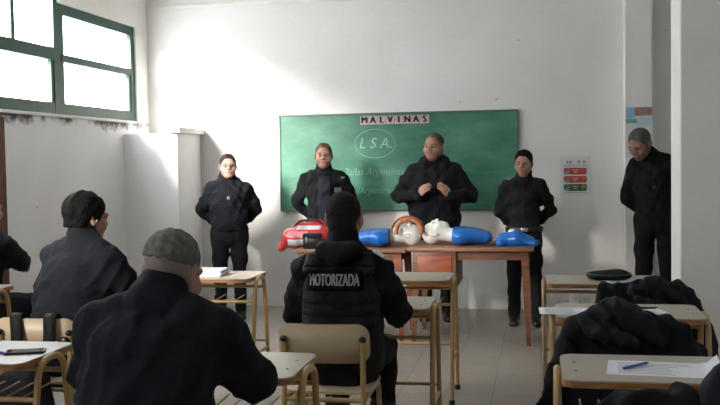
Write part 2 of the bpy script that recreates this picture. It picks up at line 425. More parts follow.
        s.V = V
        return me
    def build(s, name, m, parent=None):
        me = s.mesh(name); me.materials.append(m); return link(name, me, parent)

def rotm(yaw=0, nod=0, tilt=0):
    cz, sz, cx, sx, cy, sy = cos(yaw), sin(yaw), cos(nod), sin(nod), cos(tilt), sin(tilt)
    return np.array([[cz, -sz, 0], [sz, cz, 0], [0, 0, 1]]) @ np.array([[cy, 0, sy], [0, 1, 0], [-sy, 0, cy]]) @ np.array([[1, 0, 0], [0, cx, -sx], [0, sx, cx]])
HLN = nrm((0, -.80, -.60)); HLY = -.072                       # plane of the front hairline
HEADS = [(0, .012, .034), (.074, .092, .080)]
def head_sdf(F, c, R, s, fat=1.0):
    p = lambda *q: c + R @ (np.array(q) * s)
    F.ell(p(*HEADS[0]), np.array(HEADS[1]) * s, R, .02)
    F.ell(p(0, -.018, -.03), np.array((.064 * fat, .074, .078)) * s, R, .03)
    F.ell(p(0, -.055, -.088), np.array((.034 * fat, .030, .024)) * s, R, .035)
    for e in (-1, 1):
        F.ell(p(e * .042 * (fat * .5 + .5), -.056, -.03), np.array((.026, .026, .028)) * s, R, .025)            # cheek
        F.ell(p(e * .030, -.096, .004), np.array((.019, .014, .012)) * s, R, .014, 's')              # eye socket
        F.ell(p(e * .030, -.077, .003), np.array((.0145, .0125, .0115)) * s, R, .004)                # eyeball
        F.ell(p(e * .078, .012, -.004), np.array((.009, .019, .031)) * s, R @ rotm(e * .35), .010)    # ear
        F.ell(p(e * .085, .008, .000), np.array((.006, .009, .014)) * s, R, .004, 's')
        F.ell(p(e * .012, -.099, -.024), np.array((.009, .011, .008)) * s, R, .006)                  # nostril
    F.limb([p(-.043, -.078, .022), p(0, -.089, .020), p(.043, -.078, .022)], .011 * s, k=.014)         # brow
    F.limb([p(0, -.088, .014), p(0, -.104, -.018)], [.008 * s, .0125 * s], k=.012)                     # nose
    F.ell(p(0, -.089, -.049), np.array((.027, .008, .0055)) * s, R, .010)                             # lips
    F.ell(p(0, -.087, -.060), np.array((.023, .008, .0065)) * s, R, .010)
    F.limb([p(-.026, -.092, -.0545), p(.026, -.092, -.0545)], .0028 * s, k=.003, op='s')
def hand_sdf(F, w, d, nrmv, thumb, curl=.5, s=1.0):
    """w wrist, d finger direction, nrmv palm normal, thumb the thumb's side"""
    d = nrm(d); nv = np.array(nrmv, float); nv = nrm(nv - d * (nv @ d)); t = np.array(thumb, float); t = nrm(t - d * (t @ d) - nv * (t @ nv))
    w = np.array(w, float)
    F.limb([w, w + d * .045 * s, w + d * .088 * s], np.array([.026, .037, .041]) * s, np.array([.019, .016, .013]) * s, side=t, k=.012)
    for j, (o, L) in enumerate(((.031, .072), (.011, .080), (-.010, .074), (-.030, .058))):
        b = w + d * .083 * s + t * o * s
        a1 = curl * (.7 + .12 * j); d1 = d * cos(a1) + nv * sin(a1); a2 = a1 + curl * 1.1; d2 = d * cos(a2) + nv * sin(a2)
        a3 = a2 + curl * .7; d3 = d * cos(a3) + nv * sin(a3); L = L * s; sp = t * o * .12
        p1 = b + (d1 + sp) * L * .45; p2 = p1 + d2 * L * .32; p3 = p2 + d3 * L * .23
        F.limb([b - d * .02 * s, b, p1, p2, p3], np.array([.010, .0095, .0085, .008, .0068]) * s, k=.004)
    b = w + d * .022 * s + t * .024 * s; p1 = b + (d * .55 + t * .75 + nv * .25) * .042 * s; p2 = p1 + (d * .85 + t * .3 + nv * .45) * .03 * s; p3 = p2 + (d * .9 + nv * .45) * .024 * s
    F.limb([b, p1, p2, p3], np.array([.014, .0115, .0095, .0075]) * s, k=.008)

HS = 1.10                                                        # head size factor
def standing(H, g=1.0, sh=1.0):
    s = H / 1.75
    J = dict(s=s, g=g, head=(0, -.025 * s, H - .118 * s * HS), neck=(0, .015 * s, H - .285 * s), chest=(0, .0, 1.28 * s), waist=(0, -.005, 1.06 * s), pelvis=(0, .0, .93 * s))
    for e, n in ((1, 'l'), (-1, 'r')):
        J['sh' + n] = (e * .168 * s * sh, .015, H - .362 * s); J['el' + n] = (e * .27 * s * g, .04, 1.12 * s); J['wr' + n] = (e * .25 * s * g, -.05, .88 * s)
        J['hip' + n] = (e * .088 * s * g, 0, .90 * s); J['kn' + n] = (e * .10 * s, -.01, .49 * s); J['an' + n] = (e * .105 * s, .02, .085 * s)
    return J
def seated(T, g=1.0, sh=1.0, lean=.08, s=1.0):
    """T: seat-to-crown dimensions follow the crown height T; the seat is at .45"""
    J = dict(s=s, g=g, head=(0, -lean - .035, T - .118 * s * HS), neck=(0, -lean + .005, T - .275 * s), chest=(0, -lean * .6, .53 + (T - .8 * s) * .62), waist=(0, -lean * .1, .68), pelvis=(0, .02, .535))
    for e, n in ((1, 'l'), (-1, 'r')):
        J['sh' + n] = (e * .172 * s * sh, -lean + .01, T - .362 * s); J['el' + n] = (e * .27 * g, -lean - .16, .84); J['wr' + n] = (e * .16, -lean - .38, .80)
        J['hip' + n] = (e * .095 * g, -.03, .535); J['kn' + n] = (e * .13, -.44, .52); J['an' + n] = (e * .12, -.42, .085)
    return J
SKINS = {'fair': (194, 152, 134), 'tan': (168, 127, 107), 'brown': (152, 112, 94)}

def person(label, loc, rz, J, skin='tan', hair=None, hstyle='short', jacket=M_JACKET, yaw=0, nod=0, tilt=0, fat=1.0, hem=None, hands=None, h=.0062, stubble=None, collar=.05, bulk=1.0, vary=0.0, torso=None, hood=False, hairline=.080, nape=-.070, hair_t=.007, face=True):
    root = thing('person', label, 'person', loc, rz)
    s, g = J['s'], J['g']; hs = s * HS; A = {k: np.array(v, float) for k, v in J.items() if k not in 's g'}
    hc, R = A['head'], rotm(yaw, nod, tilt)
    allp = np.array([A[k] for k in A]); lo, hi = allp.min(0) - .22, allp.max(0) + .22; lo[2] = -.02
    sitting = A['knl'][2] > A['hipl'][2] - .15 * s
    side = nrm(A['shl'] - A['shr'])
    seed = len(bpy.data.objects) * .37
    # --- body: one continuous surface from crown to toes
    F = SDF(lo, hi, .005)
    spine = [A['pelvis'], A['waist'], A['chest'], (A['shl'] + A['shr']) / 2 * .6 + A['neck'] * .4]
    F.limb(spine, np.array([.150, .135, .150, .105]) * s * g, np.array([.10, .095, .10, .07]) * s * g, side=side, k=.03)
    F.limb([A['neck'] - (0, 0, .03), A['neck'], hc + R @ np.array((0, .022, -.05)) * hs], np.array([.064, .060, .058]) * s * (fat * .5 + .5), k=.03)
    for n, e in (('l', 1), ('r', -1)):
        F.limb([A['neck'] * .5 + A['sh' + n] * .5, A['sh' + n], A['el' + n], A['wr' + n]], np.array([.05, .054, .042, .027]) * s, k=.03)
        F.limb([A['hip' + n], A['kn' + n], A['an' + n]], np.array([.082, .052, .036]) * s, k=.03)
        F.limb([A['an' + n] - (0, 0, .02), A['an' + n] + (0, -.13 * s, -.058)], [.032 * s, .018 * s], k=.02)
        hd = (hands or {}).get(n)
        if hd is None:
            d = nrm(A['wr' + n] - A['el' + n]); hd = (d, (-e, 0, 0) if abs(d[2]) > .7 else (0, 0, -1), (-e, -.2, .2) if abs(d[2]) <= .7 else (0, -1, 0), .45)
        hand_sdf(F, A['wr' + n], hd[0], hd[1], hd[2], hd[3], s)
    head_sdf(F, hc, R, hs, fat)
    me = F.mesh('body'); V = F.V
    q = ((V - hc) @ R) / hs; X, Y, Z = np.abs(q[:, 0]), q[:, 1], q[:, 2]
    base = np.array(s2l(SKINS[skin])[:3]); C = np.tile(base, (len(V), 1))
    near = np.linalg.norm(q, axis=1) < .17
    def paint(msk, rgb, a=1.0):
        c = np.array(s2l(rgb)[:3]); C[msk] = C[msk] * (1 - a) + c * a
    fr = near & (Y < -.04)
    if stubble:
        wj = (np.clip((-.022 - Z) / .03, 0, 1) * np.clip((.03 - Y) / .03, 0, 1) * near * .38)[:, None]
        C = C * (1 - wj) + np.array(s2l(stubble)[:3]) * wj
    paint(fr & (((X / .027) ** 2 + ((Z + .0545) / .009) ** 2) < 1), (158, 92, 84), .6)
    paint(fr & (np.abs(Z - .0235 - .02 * np.maximum(X - .03, 0)) < .0042) & (X > .014) & (X < .046), (44, 34, 30), .75)
    paint(fr & (((X - .030) / .0155) ** 2 + ((Z - .002) / .008) ** 2 < 1), (60, 40, 34), .75)
    paint(fr & (((X - .030) / .012) ** 2 + ((Z - .002) / .0052) ** 2 < 1), (205, 195, 190))
    paint(fr & (((X - .030) / .0062) ** 2 + ((Z - .002) / .0065) ** 2 < 1), (26, 18, 16))
    if hair:
        d = (Y - HLY) * HLN[1] + (q[:, 2] - hairline) * HLN[2] - .010 * np.clip((X - .03) / .03, 0, 1)
        d = np.maximum(d, np.where(Y < .030, -.030 + .03 * np.clip((Y + .01) / .03, 0, 1) - Z, nape - .004 - Z))
        w = (np.clip((.003 - d) / .008, 0, 1) if nape < -.05 else np.where(Y > -.01, np.clip(1 - d / .13, 0, 1), np.clip((.003 - d) / .008, 0, 1)))[:, None] * (near & (Y < .16) & (X < .0795))[:, None]
        hcol = np.array(hair.node_tree.nodes['Principled BSDF'].inputs['Base Color'].default_value[:3])
        C = C * (1 - w * .85) + hcol * w * .85
    rgba = np.ones((len(V), 4), np.float32); rgba[:, :3] = C
    at = me.color_attributes.new('Col', 'FLOAT_COLOR', 'POINT'); at.data.foreach_set('color', rgba.ravel())
    me.materials.append(M_SKIN); link('body', me, root)
    # --- hair
    if hair:
        hr = .27 * s; F = SDF(hc - hr, hc + hr, .0045)
        t = hair_t
        def line(X, Y, Z):                                       # below zero where hair grows (head units)
            d = (Y - HLY) * HLN[1] + (Z - hairline) * HLN[2] - .010 * np.clip((np.abs(X) - .03) / .03, 0, 1)
            d = d + .003 * np.sin(X * 190 + 3 * np.sin(Z * 120)) + .003 * np.sin(X * 83 + Z * 60)
            return np.maximum(d, np.where(Y < .030, -.020 + .030 * np.clip((Y + .01) / .03, 0, 1) - Z, nape - Z + .0025 * np.sin(X * 130 + 2 * np.sin(X * 47))))
        def cut(X, Y, Z): return line(X / hs, (Y + (HEADS[0][1] + .006) * hs) / hs, (Z + (HEADS[0][2] + .004) * hs) / hs) * hs
        F.ell(hc + R @ (np.array(HEADS[0]) + (0, .006, .004)) * hs, (np.array(HEADS[1]) + (t - .001, t - .003, t - .002)) * hs, R, 0, cut=cut)
        if hstyle in ('short', 'thick'):
            F.ell(hc + R @ np.array((0, .047, -.025)) * hs, (np.array((.060, .055, .055)) + t * .6) * hs, R, .012, cut=lambda X, Y, Z: np.maximum(np.maximum(-.034 * hs - Z, nape * hs + .025 * hs - Z), -.010 * hs - Y))
        F.folds(.0016, (110, 90, 80), seed, 1.2)
        if hstyle == 'thick': F.folds(.0035, (70, 60, 22), seed)
        if hstyle in ('bun', 'tail'):
            F.ell(hc + R @ np.array((0, .115, .03)) * hs, np.array((.04, .035, .04)) * hs, R, .02)
            F.ell(hc + R @ np.array((0, .05, -.03)) * hs, np.array((.066, .058, .06)) * hs, R, .02, cut=lambda X, Y, Z: -.0 * s - Y)
        if hstyle == 'tail':
            F.limb([hc + R @ np.array(p_) * hs for p_ in ((0, .11, .02), (-.05, .10, -.06), (-.085, .04, -.12), (-.10, .01, -.15))], np.array([.03, .026, .02, .010]) * s, k=.02)
        F.build('hair', hair, root)
    # --- trousers
    F = SDF(lo, hi, h + .001)
    for n in 'lr':
        F.limb([A['hip' + n] + (0, 0, .02), A['kn' + n], A['an' + n] + (0, 0, .02)], np.array([.103 * (g * .5 + .5), .074, .062]) * s, k=.012)
    F.limb([A['pelvis'] - (0, 0, .03), A['pelvis'] * .6 + A['waist'] * .4], np.array([.168, .155]) * s * g, np.array([.128, .118]) * s * g, side=side, k=.04)
    if not sitting:
        for e, n in ((1, 'l'), (-1, 'r')):
            mid = A['hip' + n] * .38 + A['kn' + n] * .62 + (e * .062 * s, 0, 0); F.ell(mid, np.array((.03, .06, .085)) * s, None, .012)
    F.folds(.0045, (8, 8, 38), seed); F.folds(.006, (10, 9, 17), seed + 5, .9, True)
    F.build('trousers', M_TROUS, root)
    # --- boots
    for e, n in ((1, 'l'), (-1, 'r')):
        a = A['an' + n]; F = SDF(a - (.1, .25, .15), a + (.1, .14, .2), .006)
        F.limb([a + (0, .01, .14), a + (0, .005, -.02)], [.066 * s, .054 * s], k=.02)
        F.limb([a + (0, .025, -.045), a + (0, -.07 * s, -.048), a + (e * .008, -.155 * s, -.052)], np.array([.042, .045, .047]) * s, np.array([.045, .045, .034]) * s, k=.03)
        F.plane((0, 0, -1), 0.0); F.build('boot', M_BOOT, root)
    # --- jacket
    hz = hem if hem is not None else A['pelvis'][2] - .05 * s
    F = SDF(lo, hi, h)
    shm = (A['shl'] + A['shr']) / 2
    tb = torso or (.178, .172, .180, .135, .075)
    F.limb([A['pelvis'] + (0, 0, -.06 if not sitting else -.01), A['waist'], A['chest'], shm - (0, 0, .03), A['neck'] + (0, 0, .005)], np.array(tb) * s * g * bulk, np.array([.142, .140, .142, .098, .07]) * s * g * bulk, side=side, k=.03)
    for n, e in (('l', 1), ('r', -1)):
        sh, el, wr = A['sh' + n], A['el' + n], A['wr' + n]; m1 = (sh + el) / 2; m2 = (el + wr) / 2
        F.limb([A['neck'] * .85 + sh * .15 - (0, 0, .02), A['neck'] * .4 + sh * .6 - (0, 0, .005), sh, m1, el, m2, wr - nrm(wr - el) * .005], np.array([.066, .074, .074, .072, .067, .058, .044]) * s * bulk, k=.06)
    for n, e in (('l', 1), ('r', -1)):
        F.limb([A['wr' + n] - nrm(A['wr' + n] - A['el' + n]) * .03 * s, A['wr' + n] + nrm(A['wr' + n] - A['el' + n]) * .012 * s], .042 * s, k=.004)
    F.folds(.0055, (7, 9, 34), seed, 1.0); F.folds(.0045, (-24, 10, 16), seed + 2, 1.0); F.folds(.009, (9, 10, 23), seed + 5, .8, True); F.folds(.006, (-19, 8, 17), seed + 7, .9, True)
    nb = A['neck']; nd = nrm(hc + R @ np.array((0, .03, -.06)) * hs - nb)
    F.limb([nb - nd * .02, nb + nd * collar * s], np.array([.083, .077]) * s * (fat * .5 + .5), k=.02)
    if hood:
        F.limb([nb + np.array(p_) * s for p_ in ((-.085, -.07, -.02), (-.10, .02, .03), (-.05, .085, .03), (.05, .085, .03), (.10, .02, .03), (.085, -.07, -.02))], .040 * s, k=.03)
        F.limb([nb + np.array(p_) * s for p_ in ((-.06, .09, .0), (0, .13, -.07), (.06, .09, .0))], .045 * s, k=.03)
    if not sitting: F.plane((0, 0, -1), -hz)
    jk = F.build('jacket', jacket, root)
    root['jk'] = 0; del root['jk']
    return root, jk, A
def bvh(o):
    me = o.data; V = [v.co.copy() for v in me.vertices]; return BVHTree.FromPolygons(V, [tuple(p.vertices) for p in me.polygons])
def drape(name, me, o, d, off, m, parent):
    """lay a flat mesh (given in front of the garment) on the garment by moving it along d until it touches"""
    T = bvh(o); d = Vector(d)
    if name == 'lettering':
        b = bmesh.new(); b.from_mesh(me); bmesh.ops.triangulate(b, faces=b.faces[:]); bmesh.ops.subdivide_edges(b, edges=b.edges[:], cuts=5, use_grid_fill=True); b.to_mesh(me); b.free()
    for v in me.vertices:
        lift = v.co.dot(-d) * 0
        hit = T.ray_cast(v.co - d * .6, d)
        if hit[0] is not None: v.co = hit[0] - d * off
    me.materials.clear(); me.materials.append(m)
    return link(name, me, parent)
def panel(x0, x1, z0, z1, nx=16, nz=8, y=0.0):
    V = [(x0 + (x1 - x0) * i / nx, y, z0 + (z1 - z0) * j / nz) for j in range(nz + 1) for i in range(nx + 1)]
    F = [(j * (nx + 1) + i, j * (nx + 1) + i + 1, (j + 1) * (nx + 1) + i + 1, (j + 1) * (nx + 1) + i) for j in range(nz) for i in range(nx)]
    me = bpy.data.meshes.new('panel'); me.from_pydata(V, [], F); return me
def cloth_panel(name, rect, o, d, off, m, parent, th=.004, nx=16, nz=8):
    p = drape(name, panel(*rect, nx=nx, nz=nz), o, d, off, m, parent)
    md = p.modifiers.new('thickness', 'SOLIDIFY'); md.thickness = th; md.offset = 0; p.data.shade_smooth(); return p

# ================================================================== THE SETTING
XL, YF, XR, YB, ZC = -4.05, 9.5, 2.6, -1.6, 3.5
PIER_X, PIER_Y = .941, 7.2
struct('floor', MB().box((XL - .1, YB - .1, -.1), (XR + .1, YF + .1, 0)), M_FLOOR)
struct('ceiling', MB().box((XL - .1, YB - .1, ZC), (XR + .1, YF + .1, ZC + .1)), M_CEIL)
struct('wall_front', MB().box((XL - .2, YF, 0), (XR + .1, YF + .15, ZC)), M_WALL)
struct('wall_back', MB().box((XL - .2, YB - .15, 0), (XR + .1, YB, ZC)), M_WALL)
struct('wall_right', MB().box((XR, YB, 0), (XR + .15, YF, ZC)), M_WALL)
ZS = 1.935
struct('wall_left', MB().box((XL - .18, YB, 0), (XL, YF, ZS)), M_WALLLOW)
up = MB()
for a, b in ((YB, .2), (2.05, 4.55), (9.20, YF)): up.box((XL - .18, a, ZS), (XL, b, ZC))
up.box((XL - .18, 7.62, 2.90), (XL, 9.20, ZC)); up.box((XL - .18, 4.55, 3.30), (XL, 7.62, ZC)); up.box((XL - .18, .2, 3.30), (XL, 2.05, ZC))
struct('wall_left_upper', up, M_WALL)
struct('trim_1', MB().box((XL - .02, 4.5, ZS - .022), (XL + .02, 9.15, ZS + .004), .004), M_WALL)
struct('trim_2', MB().box((XL - .2, YF - .02, 3.12), (.8, YF + .02, 3.16), .008), M_WALL)      # plaster ridge high on the front wall
# low masonry block in the corner with its cap
struct('trim_3', MB().box((XL, 8.85, 0), (-3.485, YF, 1.80), .006), M_WALLLOW)
struct('trim_4', MB().box((-3.56, 8.80, 1.80), (-3.44, YF, 1.855), .006), M_WALL)
# brown jamb at the left, pillar on the front wall, pier nearer the camera
struct('trim_5', MB().box((XL, 6.30, .0), (XL + .05, 6.64, 1.88), .01), M_BRICK)
struct('pillar', MB().box((.80, 9.32, 0), (1.055, YF, ZC), .012), M_WALL)
struct('pier', MB().box((PIER_X, 6.75, 0), (XR, PIER_Y, ZC), .012), M_WALL)

def window(name, y0, y1, z0, modules, top):
    """modules: list of (y0, y1, top, mullions); a green frame with an upper and a lower row of frosted panes"""
    root = MB(); x0, x1 = XL - .10, XL - .02
    for a, b, t, mu in modules:
        root.box((x0, a, z0), (x1, a + .085, t)); root.box((x0, b - .085, z0), (x1, b, t))
        root.box((x0, a + .085, z0), (x1 - .002, b - .085, z0 + .105)); root.box((x0, a + .085, t - .10), (x1 - .002, b - .085, t))
        root.box((x0 + .01, a + .04, 2.40), (x1 + .008, b - .04, 2.40 + (.105 if mu else .065)))
        root.box((x0 + .02, b - .135, z0 + .09), (x1 - .006, b - .08, 2.41))
        for y in mu: root.box((x0 + .02, y - .026, 2.45), (x1 - .01, y + .026, t - .05))
    fr = root.build(name, M_GREENFRAME, smooth=False); fr['kind'] = 'structure'
    for a, b, t, mu in modules:
        for q0, q1 in ((z0 + .06, 2.42), (2.43, t - .06)):
            MB().box((XL - .064, a + .04, q0), (XL - .058, b - .04, q1)).build('window_pane', M_PANE, fr, False)
window('window_1', 4.55, 9.20, ZS, [(7.64, 9.20, 2.91, []), (6.10, 7.64, 3.30, [6.93]), (4.55, 6.10, 3.30, [5.3])], 3.3)
window('window_2', .2, 2.05, ZS, [(.2, 2.05, 3.30, [1.1])], 3.3)

# ================================================================== CHALKBOARD AND POSTERS
cb = thing('chalkboard', 'large green chalkboard on the white front wall behind the instructors', 'chalkboard', (-1.41, 9.485, 1.485))
BX, BY, BZ = -1.41, 9.485, 1.485
MB().box((-1.20, -.012, -.485), (1.20, .012, .485)).build('board_panel', M_BOARD, cb, False)
fr = MB()
for lo, hi in (((-1.215, -.02, .475), (1.215, .013, .495)), ((-1.215, -.02, -.495), (1.215, .013, -.475)), ((-1.215, -.02, -.495), (-1.198, .013, .495)), ((1.198, -.02, -.495), (1.215, .013, .495))): fr.box(lo, hi, .003)
fr.build('board_frame', M_BOARDFR, cb)
el = MB(); el.tube([(-.215 + .205 * cos(a) , -.0125, .185 + .145 * sin(a)) for a in np.linspace(0, 2 * pi, 49)], .0028, 6, False); el.build('chalk_ellipse', M_CHALK, cb)
wall_text('chalk_lettering', 'L S A.', .15, (-.215, -.0128, .185), M_CHALK, cb, sx=.95, shear=.25)
wall_text('chalk_lettering', '2añas Argentinas', .105, (-.235, -.0128, -.10), M_CHALKFAINT, cb, sx=.85, shear=.3)
wall_text('chalk_lettering', '(Argentina', .10, (-.24, -.0128, -.29), M_CHALKFAINT, cb, sx=.8, shear=.3)
for pts in (((-1.03, .22), (-.99, .27), (-.97, .24)), ((-.86, -.02), (-.74, -.08), (-.6, -.13))):
    MB().tube([(a, -.0125, b) for a, b in pts], .003, 6).build('chalk_mark', M_CHALKFAINT, cb)
for i, (ch, wh) in enumerate(zip('MALVINAS', ['the letter M, first of the row', 'the letter A between M and L', 'the letter L', 'the letter V', 'the letter I', 'the letter N', 'the letter A between N and S', 'the letter S, last of the row'])):
    x = -1.73 + i * .0875
    c = thing('letter_card', 'pinkish white card with black ' + wh + ' on the chalkboard', 'letter card', (x, 9.4705, 1.905), 0, 'letter cards along the top of the chalkboard')
    MB().box((-.042, -.001, -.042), (.042, .001, .042)).build('card', M_PINKCARD, c, False)
    wall_text('printed_letter', ch, .092, (0, -.0018, .0), M_INK, c, sx=.9, bold=.006)
p = thing('wall_poster', 'white paper poster with two red banners and one green banner, right of the chalkboard', 'poster', (.35, 9.496, 1.32))
MB().box((-.145, -.002, -.19), (.145, .002, .19)).build('sheet', M_POSTER, p, False)
for z, m_ in ((.045, M_REDPRINT), (-.035, M_REDPRINT), (-.115, M_GREENPRINT)):
    b = MB().prism(rrect(.22, .066, .018, cx=-.004, cy=z), -.0035, -.002, 'y').build('banner', m_, p, False)
    d = MB().prism(rrect(.05, .024, .008, cx=-.085, cy=z - .02), -.005, -.0035, 'y').build('corner_patch', M_TEALPRINT if z > -.1 else M_TEALPRINT, b, False)
    for ex in (-.07, .07): MB().prism([(ex + .022 * cos(a), z + .007 + .021 * sin(a)) for a in np.linspace(0, 2 * pi, 13)[:-1]], -.005, -.0035, 'y').build('picture', M_BROWNPRINT, b, False)
    ln = MB(); ln.box((-.035, -.005, z + .008), (.03, -.0035, z + .016)); ln.box((-.02, -.005, z - .014), (.016, -.0035, z - .004)); ln.build('printed_line', M_PINKCARD, b, False)
for q in ((-.11, .094, .11, .102), (-.10, -.164, .10, -.159)): MB().box((q[0], -.003, q[1]), (q[2], -.002, q[3])).build('printed_line', M_GREYINK, p, False)
for x in (-.09, -.06, .02, .07): MB().box((x, -.003, .118), (x + .022, -.002, .148)).build('printed_mark', M_GREYINK, p, False)
p = thing('pillar_poster', 'tall faded poster on the pillar, above and behind the bowed man', 'poster', (.930, 9.316, 1.76))
MB().box((-.128, -.002, -.27), (.128, .002, .21)).build('sheet', M_POSTER, p, False)
MB().box((-.12, -.0035, .10), (-.04, -.002, .20)).build('picture', M_BLUEPRINT, p, False)
MB().box((-.04, -.0035, .12), (.12, -.002, .20)).build('picture', M_BROWNPRINT, p, False)
MB().box((-.12, -.0035, .05), (-.02, -.002, .095)).build('banner', M_TEALPRINT, p, False)
MB().box((-.02, -.0035, .03), (.12, -.002, .115)).build('banner', M_BLUEPOSTER, p, False)

# ================================================================== SCHOOL DESKS
DW, DD, DH = .68, .44, .76
def make_desk(label, loc):
    t = thing('school_desk', label, 'desk', loc, 0, 'school desks')
    MB().prism(rrect(DW - .004, DD - .004, .05), DH - .006, DH).build('desktop', M_LAM, t)
    MB().prism(rrect(DW, DD, .052), DH - .026, DH - .005).build('wooden_edge', M_EDGE, t)
    for x in (-.29, .29):
        for y in (-.07, .07): MB().lathe([(.006, 0), (.006, .0015), (.003, .002)], (x, y, DH - .0005), 10).build('screw', M_BLACKPL, t)
    for e in (-1, 1):
        x = e * (DW / 2 + .012); b = x + e * .0
        pts = fillet([(b, -.235, .012), (x, -.105, DH - .012), (x, .085, DH - .012), (b, .17, .012)], .085, 8)
        leg = MB().tube(pts, .0135, 12).build('side_frame', M_TUBE, t)
        for y in (-.235, .17): MB().lathe([(.017, 0), (.018, .02), (.0165, .032)], (b, y, 0), 12).build('rubber_foot', M_BLACKPL, leg)
        MB().tube([(x, -.195, .26), (x, .145, .26)], .010, 10).build('side_stretcher', M_TUBE, t)
    for y, z in ((-.12, DH - .16), (.105, DH - .09), (.15, .30)):
        MB().tube([(-DW / 2 - .012, y, z), (DW / 2 + .012, y, z)], .010, 10).build('crossbar', M_TUBE, t)
    rk = MB()
    for k in range(9):
        x = -.27 + k * .0675; rk.tube([(x, -.125, DH - .16), (x, .125, DH - .15)], .0035, 6)
    rk.build('book_rack', M_TUBE, t)
    return t
desk0 = make_desk('beige school desk at the lower right with lined sheets and a blue pen on it', (.41, 3.42, 0))
def place_desk(label, x, y, rz=0.0): return dup(desk0, (x, y, 0), rz, label, 'school desks')
place_desk('beige school desk at right with loose white sheets, between two chairs hung with black jackets', .41, 4.69)
place_desk('beige school desk nearest the right pier with a dark cap and paper on it', .375, 5.88)
place_desk('beige school desk in front of the man whose vest reads MOTORIZADA', -.885, 4.87)
place_desk('empty beige school desk between the teacher table and the MOTORIZADA man\'s desk', -.885, 5.98)
place_desk('beige school desk under the leaning grey-haired man at the front left', -1.18, 3.33)
place_desk('beige school desk at lower left with a phone and a blue pen on it', -2.25, 3.44)
place_desk('beige school desk at left with a stack of white paper, before the woman in glasses', -2.16, 5.99)
place_desk('beige school desk cut off by the left picture edge, behind the leftmost seated person', -3.56, 5.20)

# ================================================================== CHAIRS
def make_chair(label, loc, rz=0):
    t = thing('school_chair', label, 'chair', loc, rz, 'school chairs')
    pts = []
    bk = MB(); n = 12; w, hh, r = .42, .18, .055                      # curved back panel with rounded corners
    P = rrect(w, hh, r, 6, 0, .68); V = []; F = []
    b = bmesh.new(); vs_ = [b.verts.new((x, 0, z)) for x, z in P]; b.faces.new(vs_)
    for k in range(1, 12):
        bmesh.ops.bisect_plane(b, geom=b.verts[:] + b.edges[:] + b.faces[:], plane_co=(-w / 2 + w * k / 12, 0, 0), plane_no=(1, 0, 0))
    for v in b.verts: v.co.y = -.205 - .035 * (1 - (v.co.x / (w / 2)) ** 2) - (v.co.z - .68) * .16
    me = bpy.data.meshes.new('backrest'); b.to_mesh(me); b.free(); me.materials.append(M_CHAIRLAM); me.materials.append(M_EDGE); me.shade_smooth()
    o = link('backrest', me, t); md = o.modifiers.new('ply', 'SOLIDIFY'); md.thickness = .011; md.offset = 0; md.material_offset_rim = 1
    MB().prism(rrect(.40, .38, .06), .440, .452).build('seat', M_CHAIRLAM, t)
    for e in (-1, 1):
        x = e * .182
        MB().tube(fillet([(x * 1.06, -.275, .012), (x, -.235, .43), (x, -.236, .70)], .08), .0125, 12).build('rear_post', M_TUBE, t)
        cap = MB().ball((x, -.237, .70), (.0175, .0175, .0155), 10).build('black_cap', M_BLACKPL, t)
        MB().tube(fillet([(x, -.225, .425), (x, .165, .425), (x * 1.04, .20, .012)], .05), .0125, 12).build('front_leg', M_TUBE, t)
    MB().tube([(-.182, -.232, .425), (.182, -.232, .425)], .0105, 10).build('crossbar', M_TUBE, t)
    MB().tube([(-.182, .15, .418), (.182, .15, .418)], .0105, 10).build('crossbar', M_TUBE, t)
    return t
chair0 = make_chair('tan school chair with black caps under the man whose vest reads MOTORIZADA', (-.962, 4.37, 0))
def place_chair(label, x, y, rz=0.0): return dup(chair0, (x, y, 0), rz, label, 'school chairs')
place_chair('tan school chair at left with black bag straps over its backrest', -2.39, 4.40)
place_chair('tan school chair under the leaning grey-haired man at the front left', -1.09, 2.74)
place_chair('tan school chair under the leftmost seated person', -3.62, 5.74)
place_chair('tan school chair under a black jacket, behind the desk with the dark cap', .56, 5.50)
place_chair('tan school chair under a black jacket, in the middle of the right row', .36, 4.36)
place_chair('tan school chair under the black jacket at the bottom right corner', .47, 3.06)

